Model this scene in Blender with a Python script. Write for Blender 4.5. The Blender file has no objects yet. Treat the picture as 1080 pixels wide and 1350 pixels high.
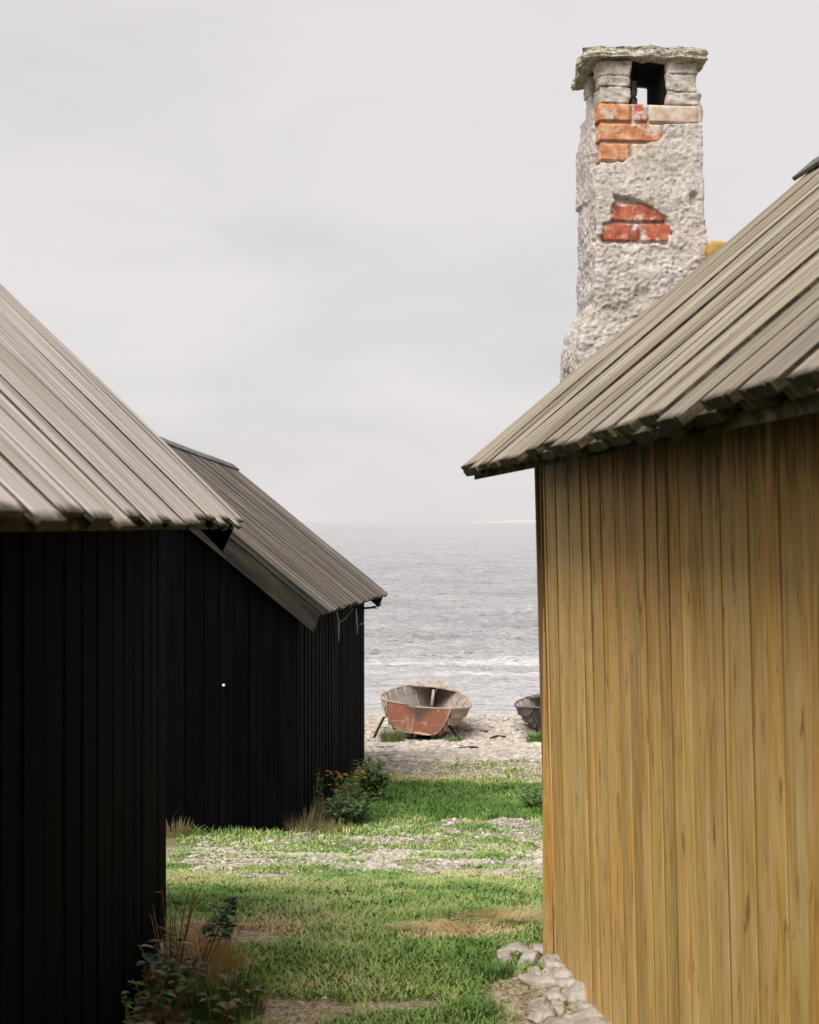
import bpy, bmesh, math, random
import numpy as np
from mathutils import Vector, noise, Matrix

random.seed(7); rng = np.random.default_rng(7)
sc = bpy.context.scene
R = math.radians

# ------------------------------------------------------------------ camera
cam = bpy.data.cameras.new('camera'); camo = bpy.data.objects.new('camera', cam)
sc.collection.objects.link(camo); sc.camera = camo
camo.location = (0, 0, 1.6); camo.rotation_euler = (R(90), 0, 0)
cam.sensor_fit = 'VERTICAL'; cam.sensor_height = 36; cam.lens = 50
cam.shift_y = 12/1350
cam.clip_start = 0.05; cam.clip_end = 30000
cam.dof.use_dof = True; cam.dof.focus_distance = 8.5; cam.dof.aperture_fstop = 9.0

# ------------------------------------------------------------------ world, sun, exposure
SUN_EL, SUN_AZ = R(51), R(208)      # azimuth: clockwise from +Y; behind the camera, a little to its left
w = bpy.data.worlds.new('World'); sc.world = w; w.use_nodes = True
nt = w.node_tree; nt.nodes.clear()
def N(tree, t, **kw):
    n = tree.nodes.new(t)
    for k, v in kw.items():
        if k.startswith('i_'): n.inputs[k[2:].replace('_', ' ')].default_value = v
        else: setattr(n, k, v)
    return n
out = N(nt, 'ShaderNodeOutputWorld')
sky = N(nt, 'ShaderNodeTexSky', sky_type='NISHITA', sun_disc=False, sun_elevation=SUN_EL, sun_rotation=SUN_AZ)
b1 = N(nt, 'ShaderNodeBackground', i_Strength=0.06)
nt.links.new(sky.outputs[0], b1.inputs[0])
tc = N(nt, 'ShaderNodeTexCoord')
mp = N(nt, 'ShaderNodeMapping'); mp.inputs['Scale'].default_value = (1.0, 1.0, 3.4); mp.inputs['Location'].default_value = (.31, 0, .12)
no = N(nt, 'ShaderNodeTexNoise', i_Scale=2.6, i_Detail=6.0, i_Roughness=.5, i_Distortion=.35)
rp = N(nt, 'ShaderNodeValToRGB')
rp.color_ramp.elements[0].position = .34; rp.color_ramp.elements[0].color = (.612, .588, .590, 1)
rp.color_ramp.elements[1].position = .56; rp.color_ramp.elements[1].color = (.708, .673, .672, 1)
b2 = N(nt, 'ShaderNodeBackground', i_Strength=.83)
mx = N(nt, 'ShaderNodeMixShader'); mx.inputs[0].default_value = .94
nt.links.new(tc.outputs['Generated'], mp.inputs[0]); nt.links.new(mp.outputs[0], no.inputs['Vector'])
nt.links.new(no.outputs[0], rp.inputs[0]); nt.links.new(rp.outputs[0], b2.inputs[0])
nt.links.new(b1.outputs[0], mx.inputs[1]); nt.links.new(b2.outputs[0], mx.inputs[2]); nt.links.new(mx.outputs[0], out.inputs[0])
sun = bpy.data.lights.new('sun', 'SUN'); suno = bpy.data.objects.new('sun', sun); sc.collection.objects.link(suno)
sun.energy = 3.1; sun.angle = R(42); sun.color = (1, .965, .92)
sd = Vector((math.sin(SUN_AZ)*math.cos(SUN_EL), math.cos(SUN_AZ)*math.cos(SUN_EL), math.sin(SUN_EL)))
suno.rotation_euler = sd.to_track_quat('Z', 'Y').to_euler()
sc.view_settings.view_transform = 'Standard'; sc.view_settings.look = 'None'
sc.view_settings.exposure = 0.5; sc.view_settings.gamma = 1.0

# ------------------------------------------------------------------ object helpers
def root(name, loc, label, cat, group=None):
    o = bpy.data.objects.new(name, None); sc.collection.objects.link(o)
    o.location = loc; o.empty_display_size = .2
    o['label'] = label; o['category'] = cat
    if group: o['group'] = group
    return o
def wloc(o):
    v = Vector((0, 0, 0))
    while o: v = v + o.location; o = o.parent
    return v
class MB:
    """collects geometry in world coordinates; wc = board coordinates (across, along, board id)"""
    def __init__(s): s.v = []; s.f = []; s.wc = []; s.sm = []; s.mi = []
    def add(s, vs, fs, wc=None, smooth=False, mi=None):
        o = len(s.v); s.v += [tuple(p) for p in vs]
        s.f += [tuple(i+o for i in f) for f in fs]
        s.wc += list(wc) if wc is not None else [(p[0], p[2], 0) for p in vs]
        s.sm += [smooth]*len(fs); s.mi += mi or [0]*len(fs)
    def build(s, name, mat, parent=None, label=None, mat2=None):
        off = wloc(parent) if parent else Vector((0, 0, 0))
        me = bpy.data.meshes.new(name)
        me.from_pydata([(p[0]-off[0], p[1]-off[1], p[2]-off[2]) for p in s.v], [], s.f)
        a = me.attributes.new('wc', 'FLOAT_VECTOR', 'POINT')
        a.data.foreach_set('vector', np.array(s.wc, dtype=np.float32).ravel())
        me.polygons.foreach_set('use_smooth', s.sm)
        me.materials.append(mat)
        if mat2 and any(s.mi): me.materials.append(mat2); me.polygons.foreach_set('material_index', s.mi)
        me.update()
        o = bpy.data.objects.new(name, me); sc.collection.objects.link(o)
        if parent: o.parent = parent
        if label: o['label'] = label
        return o
_bid = [0]
def board(B, a, b, wd, nd, w, t, seg=6, ch=.003, groove=0, wob=.002, sa=0., sb=0., cup=0.):
    """a plank from a to b (centre line of its inner face); wd across, nd outward"""
    a, b, wd, nd = Vector(a), Vector(b), Vector(wd).normalized(), Vector(nd).normalized()
    ax = b-a; L = ax.length; ax = ax/L
    h = w/2
    pr = [(-h+ch, 0), (h-ch, 0), (h, ch), (h, t-ch), (h-ch, t)]
    if groove:
        g = groove
        for c in (h*.62, -h*.62):
            pr += [(c+g, t), (c+g*.3, t-g*1.1), (c-g*.3, t-g*1.1), (c-g, t)]
    pr += [(-h+ch, t), (-h, t-ch), (-h, ch)]
    _bid[0] += 1; bid = _bid[0]*.737 % 97
    vs, wc, fs = [], [], []; n = len(pr)
    per = [0]
    for i in range(1, n): per.append(per[-1]+math.dist(pr[i], pr[i-1]))
    for k in range(seg+1):
        q = k/seg
        on = wob*noise.noise(Vector((bid*3.1, q*L*1.3, 0)))*2; ow = wob*noise.noise(Vector((bid*3.1, q*L*1.1, 9)))*1.6
        for i, (x, z) in enumerate(pr):
            sh = (sa*(1-q)+sb*q)*x
            vs.append(a+ax*(q*L+sh)+wd*(x+ow)+nd*(z+on+cup*(x/h)**2)); wc.append((per[i], q*L, bid))
    for k in range(seg):
        for i in range(n):
            j = (i+1) % n
            fs.append((k*n+i, k*n+j, (k+1)*n+j, (k+1)*n+i))
    fs.append(tuple(range(n-1, -1, -1))); fs.append(tuple(seg*n+i for i in range(n)))
    mi = [1 if i in (2, n-2) else 0 for k in range(seg) for i in range(n)]+[1, 1]  # roof board sides take a dark material that paints the gap shade
    if ax.cross(wd).dot(nd) > 0: fs = [tuple(reversed(f)) for f in fs]
    B.add(vs, fs, wc, False, mi)
def tube(B, pts, rad, n=6):
    pts = [Vector(p) for p in pts]; vs, fs, wc = [], [], []
    _bid[0] += 1; bid = _bid[0]*.737 % 97
    for k, p in enumerate(pts):
        t = (pts[min(k+1, len(pts)-1)]-pts[max(k-1, 0)]).normalized()
        u = t.orthogonal().normalized(); v = t.cross(u)
        r = rad[k] if isinstance(rad, (list, tuple)) else rad
        for i in range(n):
            an = 2*math.pi*i/n; vs.append(p+u*math.cos(an)*r+v*math.sin(an)*r); wc.append((an*r, k*.1, bid))
    for k in range(len(pts)-1):
        for i in range(n):
            j = (i+1) % n; fs.append((k*n+i, k*n+j, (k+1)*n+j, (k+1)*n+i))
    fs.append(tuple(range(n-1, -1, -1))); fs.append(tuple((len(pts)-1)*n+i for i in range(n)))
    B.add(vs, fs, wc, True)
def fbm(x, y, z=0., o=4, r=.5):
    s, a, f = 0, 1, 1
    for _ in range(o):
        s += a*noise.noise(Vector((x*f, y*f, z*f+_*7.3))); a *= r; f *= 2.03
    return s
def sstep(a, b, x):
    t = min(1, max(0, (x-a)/(b-a))); return t*t*(3-2*t)

# ------------------------------------------------------------------ material helpers
class MT:
    def __init__(s, name, rough=.8, spec=.3):
        s.m = bpy.data.materials.new(name); s.m.use_nodes = True; s.t = s.m.node_tree
        s.p = s.t.nodes['Principled BSDF']; s.p.inputs['Roughness'].default_value = rough
        s.p.inputs['Specular IOR Level'].default_value = spec
    def n(s, t, **k): return N(s.t, t, **k)
    def l(s, a, b): s.t.links.new(a, b)
    def attr(s, name, out='Vector'): return s.n('ShaderNodeAttribute', attribute_name=name).outputs[out]
    def obj(s): return s.n('ShaderNodeTexCoord').outputs['Object']
    def map(s, v, sc_, loc=(0, 0, 0)):
        m = s.n('ShaderNodeMapping'); m.inputs['Scale'].default_value = sc_; m.inputs['Location'].default_value = loc
        s.l(v, m.inputs[0]); return m.outputs[0]
    def noise(s, v, scale, det=5., rough=.55, dist=0.):
        n = s.n('ShaderNodeTexNoise', i_Scale=scale, i_Detail=det, i_Roughness=rough, i_Distortion=dist)
        s.l(v, n.inputs['Vector']); return n.outputs[0]
    def vor(s, v, scale, feat='F1', out=0):
        n = s.n('ShaderNodeTexVoronoi', i_Scale=scale, feature=feat); s.l(v, n.inputs['Vector']); return n.outputs[out]
    def ramp(s, v, stops, interp='LINEAR'):
        n = s.n('ShaderNodeValToRGB'); e = n.color_ramp.elements; n.color_ramp.interpolation = interp
        while len(e) < len(stops): e.new(.5)
        for el, (p, c) in zip(e, stops):
            el.position = p; el.color = (c, c, c, 1) if isinstance(c, (int, float)) else (*c, 1)
        s.l(v, n.inputs[0]); return n.outputs[0]
    def mix(s, f, a, b, mode='MIX'):
        n = s.n('ShaderNodeMix', data_type='RGBA', blend_type=mode)
        for sock, val in ((n.inputs[0], f), (n.inputs[6], a), (n.inputs[7], b)):
            if isinstance(val, bpy.types.NodeSocket): s.l(val, sock)
            elif isinstance(val, (int, float)): sock.default_value = val if sock == n.inputs[0] else (val, val, val, 1)
            else: sock.default_value = (*val, 1)
        return n.outputs[2]
    def math(s, op, a, b=0., c=None):
        n = s.n('ShaderNodeMath', operation=op)
        for i, val in enumerate((a, b) if c is None else (a, b, c)):
            if isinstance(val, bpy.types.NodeSocket): s.l(val, n.inputs[i])
            else: n.inputs[i].default_value = val
        return n.outputs[0]
    def sep(s, v): n = s.n('ShaderNodeSeparateXYZ'); s.l(v, n.inputs[0]); return n.outputs
    def comb(s, *v):
        n = s.n('ShaderNodeCombineXYZ')
        for i, x in enumerate(v):
            if isinstance(x, bpy.types.NodeSocket): s.l(x, n.inputs[i])
            else: n.inputs[i].default_value = x
        return n.outputs[0]
    def bump(s, h, dist=.003, st=1., prev=None):
        n = s.n('ShaderNodeBump', i_Strength=st, i_Distance=dist); s.l(h, n.inputs['Height'])
        if prev is not None: s.l(prev, n.inputs['Normal'])
        return n.outputs[0]
    def done(s, col, nrm=None, rough=None):
        if isinstance(col, bpy.types.NodeSocket): s.l(col, s.p.inputs['Base Color'])
        else: s.p.inputs['Base Color'].default_value = (*col, 1)
        if nrm is not None: s.l(nrm, s.p.inputs['Normal'])
        if rough is not None: s.l(rough, s.p.inputs['Roughness'])
        return s.m

def wood(name, dark, mid, light, var=.25, grain=(70, 1.6), knots=.0, knotcol=(.1, .05, .02), bumpd=.002,
         rough=.85, blot=None, blotamt=.5, mould=None, split=.5, spec=.2, hue=None, split_lo=.30, tip=None):
    """planks: grain runs along the second board coordinate, every plank differs through its id"""
    M = MT(name, rough, spec); wc = M.attr('wc'); sx = M.sep(wc)
    idv = M.math('MULTIPLY', sx[2], 13.7)
    base = M.comb(sx[0], sx[1], idv)
    g1 = M.noise(M.map(base, (grain[0], grain[1], 1)), 1., 6, .6, 1.6 if knots else .6)
    g2 = M.noise(M.map(base, (grain[0]*4, grain[1]*2.5, 1)), 1., 4, .6)
    g3 = M.noise(M.map(base, (4, .8, 1)), 1., 3, .5)
    gg = M.math('ADD', M.math('MULTIPLY', g1, .6), M.math('ADD', M.math('MULTIPLY', g2, .22), M.math('MULTIPLY', g3, .18)))
    col = M.ramp(gg, [(.36, dark), (.5, mid), (.64, light)])
    wn = M.n('ShaderNodeTexWhiteNoise', noise_dimensions='1D'); M.l(idv, wn.inputs['W'])
    col = M.mix(1., col, M.ramp(wn.outputs[0], [(0, 1-var), (1, 1+var)]), 'MULTIPLY')
    if hue: col = M.mix(M.math('MULTIPLY', M.sep(wn.outputs[1])[1], .55), col, M.mix(1., col, hue, 'MULTIPLY'))
    if blot:
        bl = M.ramp(M.noise(M.map(base, (9, 1.7, 1), (5, 2, 1)), 1., 5, .6), [(.48, 0.), (.66, 1.)])
        col = M.mix(M.math('MULTIPLY', bl, blotamt), col, blot)
    # splits and checks
    sp = M.ramp(M.noise(M.map(base, (120, 1.1, 1), (3, 8, 2)), 1., 2, .4), [(split_lo-.04, 1.), (split_lo+.03, 0.)])
    col = M.mix(M.math('MULTIPLY', sp, split), col, M.mix(1., dark, .25, 'MULTIPLY'))
    if knots:
        kv = M.map(base, (12, 2.8, 1)); kd = M.vor(kv, 1.)
        jit = M.noise(M.map(base, (40, 12, 1)), 1., 2)
        kd = M.math('ADD', kd, M.math('MULTIPLY', jit, .08))
        km = M.ramp(kd, [(.07, 1.), (.15, .35), (.22, 0.)])
        col = M.mix(M.math('MULTIPLY', km, knots), col, knotcol)
        tk = M.noise(M.map(base, (34, 7, 1), (2, 7, 3)), 1., 3, .6, .5)      # short dark ticks and pale flecks
        col = M.mix(M.ramp(tk, [(.63, 0.), (.70, knots*.85)]), col, knotcol)
        col = M.mix(M.ramp(tk, [(.27, knots*.6), (.34, 0.)]), col, light)
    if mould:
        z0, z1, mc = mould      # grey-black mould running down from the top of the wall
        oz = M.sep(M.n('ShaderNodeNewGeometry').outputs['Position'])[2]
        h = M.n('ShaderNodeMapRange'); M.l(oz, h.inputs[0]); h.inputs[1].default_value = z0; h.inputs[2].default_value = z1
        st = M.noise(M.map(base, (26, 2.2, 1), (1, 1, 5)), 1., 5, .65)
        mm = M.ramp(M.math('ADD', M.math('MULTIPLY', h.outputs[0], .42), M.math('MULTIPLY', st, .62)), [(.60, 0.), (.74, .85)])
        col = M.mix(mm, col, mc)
    if tip:      # damp mossy end grain; on the lower grey layer, painted eave shade
        tn = M.noise(M.map(base, (25, 25, 1)), 1., 3)
        tv = M.math('ADD', sx[1], M.math('MULTIPLY', M.math('SUBTRACT', tn, .5), .03))
        col = M.mix(M.ramp(tv, [(.004, .92), (.020, 0.)]), col, tip)
    nr = M.bump(gg, bumpd, .9); nr = M.bump(M.math('SUBTRACT', 1., sp), .002, .8, nr)
    return M.done(col, nr)

m_tan = wood('tan_planks', (.40, .225, .060), (.66, .435, .145), (.80, .60, .285), var=.30, grain=(22, 1.7), knots=.9,
             knotcol=(.22, .10, .03), bumpd=.0012, rough=.6, blot=(.70, .54, .27), blotamt=.5,
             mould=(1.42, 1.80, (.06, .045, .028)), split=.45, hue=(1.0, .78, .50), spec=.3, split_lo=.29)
m_tan_dark = wood('stained_board', (.10, .055, .02), (.22, .125, .045), (.36, .22, .09), var=.1, grain=(40, 1), rough=.7)
m_tan_edge = wood('tan_plank_edges', (.20, .11, .03), (.34, .20, .07), (.48, .30, .12), var=.3, grain=(40, 1))
m_roof_tan = wood('weathered_roof_boards', (.090, .072, .054), (.26, .225, .178), (.43, .385, .32), var=.28, grain=(60, 1.0), blot=(.31, .26, .15), blotamt=.35,
                  split=.9, hue=(1.03, 1.0, .88), split_lo=.37, tip=(.05, .042, .025))
m_under_tan = wood('dirt_and_shade_under_boards', (.035, .03, .022), (.075, .066, .05), (.14, .125, .095), var=.3, grain=(60, 1.3), blot=(.20, .165, .06), blotamt=.5)  # dirt tone darkened further, painting shade into the roof gaps
m_under_grey = wood('gap_shade_under_boards', (.03, .026, .022), (.07, .062, .055), (.13, .12, .105), var=.25, grain=(60, 1.3), blot=(.15, .11, .06), blotamt=.5, tip=(.012, .010, .007))  # gap shade painted into the lower layer, near-black at the eave tips
m_under_dark = wood('black_under_boards', (.014, .012, .011), (.030, .027, .024), (.06, .052, .044), var=.3, grain=(60, 1.3))  # near-black to paint the shaded gaps of the farther roof
m_roof_grey = wood('silvery_roof_boards', (.25, .225, .21), (.52, .475, .44), (.67, .625, .59), var=.16, grain=(50, .9), blot=(.36, .27, .19), blotamt=.6,
                   split=.85, hue=(1.0, .95, .9), split_lo=.36, tip=(.035, .028, .014))
m_roof_dark = wood('brown_grey_roof_boards', (.045, .040, .037), (.145, .127, .108), (.28, .235, .185), var=.5, grain=(60, .8), blot=(.19, .125, .068), blotamt=.65,
                   split=.8, hue=(.76, .92, 1.15), split_lo=.36)
m_edge = wood('mossy_ends_gap_shade', (.012, .010, .006), (.04, .034, .02), (.16, .13, .065), var=.5, grain=(30, 20))  # moss on board ends; also shade painted on board sides and underlay
m_edge2 = wood('gap_shade_board_edges', (.008, .006, .004), (.028, .022, .013), (.11, .075, .035), var=.5, grain=(30, 20))  # shade of the gaps painted onto the silvery roof's board sides
m_black = wood('tarred_planks', (.0005, .0004, .0004), (.0008, .0006, .0006), (.0016, .0012, .0011), var=.2, grain=(40, .8), rough=.85, bumpd=.0015,
               blot=(.007, .0035, .0016), blotamt=.45, split=.3, spec=.02)
m_black2 = wood('tarred_planks_worn', (.0010, .0010, .0012), (.0018, .0017, .0021), (.0036, .0035, .0042), var=.35, grain=(30, .6), rough=.8, bumpd=.0015,
               blot=(.005, .0032, .002), blotamt=.3, split=.3, spec=.035)
m_barge = wood('greying_barge_board', (.006, .006, .0055), (.014, .0135, .012), (.032, .030, .025), var=.1, grain=(25, 1.), blot=(.06, .045, .025), blotamt=.5)
m_ridge = wood('ridge_boards', (.07, .068, .062), (.15, .146, .134), (.24, .235, .215), var=.1)
m_peg = wood('bleached_stick', (.22, .2, .18), (.36, .34, .31), (.5, .48, .45), var=.1)
m_soot = MT('soot', .95, .1).done((.012, .011, .010))

# ------------------------------------------------------------------ the ground
GP = [(-300, 0), (5.3, 0), (6.5, -.13), (8, -.39), (9.5, -.66), (11, -.925), (12, -1.06), (13, -1.135), (14, -1.19), (16, -1.32), (18.3, -1.50), (21, -1.79), (23.4, -2.03),
      (28.3, -2.3), (34, -2.9), (60, -4.6), (200, -8), (400, -12)]
gpx = np.array([p[0] for p in GP]); gpz = np.array([p[1] for p in GP])
def gz(x, y):
    z = float((np.interp(y-.5, gpx, gpz)+2*np.interp(y, gpx, gpz)+np.interp(y+.5, gpx, gpz))/4)
    am = .03+.03*sstep(12, 22, y)
    z += am*fbm(x*.55, y*.55, 3., 3)
    if y > 3: z += .012*fbm(x*3., y*3., 1., 3)
    z -= .10*math.exp(-((x-1.2)/1.5)**2-((y-14.8)/1.1)**2)      # the shallow green hollow
    return z
def grassy(x, y):
    """1 = thick turf, 0 = bare shingle"""
    n = fbm(x*.8, y*.42, 5., 4); n2 = fbm(x*2.6, y*1.6, 8., 3)
    yy = y+n*.75+.05*x
    g = 1.
    g = min(g, 1-(.62-.7*n2)*sstep(7.6, 8.5, yy)*(1-sstep(10.3, 11.6, yy)))
    if 10.8 < yy < 13: g = min(g, .62+.35*n2)
    if 11.9 < yy < 13.1 and x > .3: g = min(g, .35+.5*n2)
    t = sstep(15.9, 16.6, yy); g = g*(1-t)+t*(.47+.5*n2-.12*sstep(17.6, 18.2, yy))
    g *= 1-.93*sstep(18.2, 19.2, yy+.4*n2)
    g *= 1-sstep(21, 24, yy)*.9
    for (cx, cy, rx, ry) in ((-.62, 5.55, .26, .22), (-.45, 4.65, .34, .17), (-.02, 4.72, .13, .07), (.46, 4.7, .19, .55), (-.92, 4.6, .3, .5)):
        q = ((x-cx)/rx)**2+((y-cy)/ry)**2+n2*1.6
        g = min(g, .12+.88*sstep(.55, 1.35, q))
    return max(0., min(1., g+.10*n2))
def axis(pieces):
    o = []
    for a, b, s in pieces: o += list(np.arange(a, b, s))
    return np.array(o+[pieces[-1][1]])
gx = axis([(-400, -60, 40), (-60, -12, 4), (-12, -3, .5), (-3, 4, .07), (4, 14, .5), (14, 60, 4), (60, 400, 40)])
gy = axis([(-250, -20, 30), (-20, 2, 1.), (2, 7, .07), (7, 24, .1), (24, 36, .3), (36, 80, 3), (80, 400, 40)])
m_verts, m_gm = [], []
for y in gy:
    for x in gx:
        m_verts.append((x, y, gz(x, y))); m_gm.append(grassy(x, y))
nx = len(gx); fs = [(j*nx+i, j*nx+i+1, (j+1)*nx+i+1, (j+1)*nx+i) for j in range(len(gy)-1) for i in range(nx-1)]
me = bpy.data.meshes.new('ground'); me.from_pydata(m_verts, [], fs)
at = me.attributes.new('gm', 'FLOAT', 'POINT'); at.data.foreach_set('value', np.array(m_gm, dtype=np.float32))
me.polygons.foreach_set('use_smooth', [True]*len(fs))
ground = bpy.data.objects.new('ground', me); sc.collection.objects.link(ground); ground['kind'] = 'structure'
M = MT('turf_and_shingle', .95, .15); ob = M.obj(); gm = M.attr('gm', 'Fac')
nA = M.noise(ob, 3., 6, .6); nB = M.noise(ob, 30., 5, .6); nC = M.noise(ob, 110., 3, .6)
turf = M.ramp(nB, [(.35, (.10, .13, .035)), (.5, (.17, .225, .065)), (.65, (.30, .31, .14))])
turf = M.mix(M.ramp(nA, [(.42, 0.), (.6, .8)]), turf, M.ramp(nC, [(.35, (.17, .15, .08)), (.65, (.36, .32, .19))]))
vo = M.vor(ob, 42., out=1); vd = M.vor(ob, 42., 'DISTANCE_TO_EDGE')
peb = M.ramp(M.sep(vo)[0], [(0., (.31, .265, .22)), (.5, (.47, .415, .36)), (1., (.60, .545, .49))])
peb = M.mix(M.ramp(vd, [(0., .85), (.10, 0.)]), peb, (.16, .13, .10))
peb = M.mix(M.ramp(nB, [(.45, 0.), (.65, .45)]), peb, (.24, .20, .14))
py_ = M.sep(M.n('ShaderNodeNewGeometry').outputs['Position'])
wet = M.n('ShaderNodeMapRange'); M.l(py_[2], wet.inputs[0]); wet.inputs[1].default_value = -2.12; wet.inputs[2].default_value = -2.26
peb = M.mix(M.math('MULTIPLY', wet.outputs[0], .6), peb, (.30, .275, .26))
gmn = M.math('ADD', gm, M.math('MULTIPLY', M.math('SUBTRACT', nB, .5), .5))
near = M.n('ShaderNodeMapRange'); M.l(py_[1], near.inputs[0]); near.inputs[1].default_value = 7.2; near.inputs[2].default_value = 6.6
earth = M.ramp(nB, [(.35, (.26, .19, .115)), (.5, (.44, .35, .235)), (.65, (.60, .52, .41))])
peb = M.mix(near.outputs[0], peb, earth)
col = M.mix(M.ramp(gmn, [(.25, 0.), (.55, 1.)]), peb, turf)
M.done(col, M.bump(M.ramp(vd, [(0., 0.), (.2, 1.)]), .012, .8, M.bump(nB, .012, .6)))
me.materials.append(M.m)

# ------------------------------------------------------------------ the sea
SEA = -2.3
ty = 1/np.linspace(1/25., 1/420., 470); ty = np.concatenate([ty, [500, 700, 1000, 1600, 3000, 6000, 14000]])
tx = np.concatenate([np.linspace(-3, -.5, 22, endpoint=False), np.linspace(-.5, -.11, 30, endpoint=False), np.linspace(-.11, .13, 190, endpoint=False), np.linspace(.13, .5, 30, endpoint=False), np.linspace(.5, 3, 23)])
def swell(x, y):
    if y > 430: return 0., 0.
    ph = y+1.1*fbm(x*.06, y*.05, 2., 2)*3
    k = sstep(28.5, 44, y)
    a = .05+.10*k
    n1 = 1-abs(fbm(x*.10+3, y*.24, 4., 2))*2.2        # long crests lying along the shore
    n2 = fbm(x*.42, y*.85, 6., 4, .6)
    n3 = 1-abs(fbm(x*.9, y*2.0, 1., 3))*2
    z = a*(.30*n1+.85*n2+.60*n3)*(1-sstep(200, 420, y)*.8)
    foam = 0.
    wob = .9*fbm(x*.16, 3.3, 1., 3)
    for (yc, h, wdt, fw) in ((38.3, .22, .9, 1.), (43.6, .22, 1.0, .12), (32.3, .07, .35, .25), (56, .22, 1.5, 0.), (29.3, .035, .25, .35)):
        u = (y+wob*(.9 if yc > 35 else .5)-yc)/wdt
        strength = .55+.8*max(-.5, fbm(x*.22+yc, 1.7, 2., 3))
        z += h*strength*math.exp(-(u if u < 0 else u*1.0)**2*(2.4 if u < 0 else .7))
        if fw:
            ff = math.exp(-((u+.5)/.9)**2)*fw*(.7+.9*fbm(x*.35+yc, y*1.1, 3., 4))
            foam = max(foam, ff)
    u2 = (y+wob*.8-36.3)/2.0
    foam = max(foam, .75*math.exp(-u2*u2)*(.55+1.3*fbm(x*.25, y*1.6, 9., 4)))
    return z*sstep(27.5, 30.5, y)+(-.02 if y < 29 else 0), max(0., min(1., foam))
vs, fo = [], []
for y in ty:
    for t in tx:
        z, f = swell(t*y, y); vs.append((t*y, y, SEA+z)); fo.append(f)
n_ = len(tx); fs = [(j*n_+i, j*n_+i+1, (j+1)*n_+i+1, (j+1)*n_+i) for j in range(len(ty)-1) for i in range(n_-1)]
me = bpy.data.meshes.new('sea'); me.from_pydata(vs, [], fs); me.polygons.foreach_set('use_smooth', [True]*len(fs))
at = me.attributes.new('foam', 'FLOAT', 'POINT'); at.data.foreach_set('value', np.array(fo, dtype=np.float32))
sea = bpy.data.objects.new('sea', me); sc.collection.objects.link(sea); sea['kind'] = 'structure'
M = MT('sea_water', .12, .24); ob = M.obj()
w1 = M.noise(M.map(ob, (.55, 1.7, 1)), 1., 5, .6, .3); w2 = M.noise(M.map(ob, (2.4, 6.0, 1)), 1., 4, .6, .3); w3 = M.noise(M.map(ob, (.12, .42, 1)), 1., 3, .5)
fm = M.math('ADD', M.attr('foam', 'Fac'), M.math('MULTIPLY', M.math('SUBTRACT', M.noise(M.map(ob, (1.6, 5, 1)), 1., 6, .7), .5), .9))
fmask = M.ramp(fm, [(.32, 0.), (.72, 1.)])
sp_ = M.sep(M.n('ShaderNodeNewGeometry').outputs['Position']); sh = M.n('ShaderNodeMapRange'); M.l(sp_[1], sh.inputs[0]); sh.inputs[1].default_value = 44; sh.inputs[2].default_value = 30
deep = M.ramp(w3, [(.30, (.29, .288, .29)), (.70, (.42, .415, .415))])
deep = M.mix(M.math('MULTIPLY', sh.outputs[0], .75), deep, (.52, .50, .495))
col = M.mix(M.math('MULTIPLY', fmask, .5), deep, (.72, .70, .70))
M.done(col, M.bump(w1, .52, 1., M.bump(w2, .16, 1., M.bump(w3, .6, .8))), M.math('ADD', .12, M.math('MULTIPLY', fmask, .6)))
me.materials.append(M.m)

# far low headland
B = []; vs = []; fs = []
prof = [(140, 0), (165, 3.4), (200, 4.6), (225, 6.6), (260, 6.2), (300, 7.6), (360, 7.0), (520, 8.5), (760, 8), (900, 9), (1500, 9), (3000, 10)]
n = len(prof)
for k, dy in enumerate((0, 60, 400)):
    for x, h in prof: vs.append((x*1.0, 3000+dy, SEA-.5+(0 if k == 0 else h*(1+.15*noise.noise(Vector((x*.02, dy, 0)))))))
for k in range(2):
    for i in range(n-1): fs.append((k*n+i, k*n+i+1, (k+1)*n+i+1, (k+1)*n+i))
me = bpy.data.meshes.new('headland'); me.from_pydata(vs, [], fs)
hl = bpy.data.objects.new('headland', me); sc.collection.objects.link(hl); hl['kind'] = 'structure'
M = MT('headland_shingle', .95, .1); me.materials.append(M.done(M.ramp(M.noise(M.map(M.obj(), (.01, .01, .6)), 1., 3), [(.4, (.42, .385, .37)), (.6, (.50, .47, .46))])))

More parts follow.
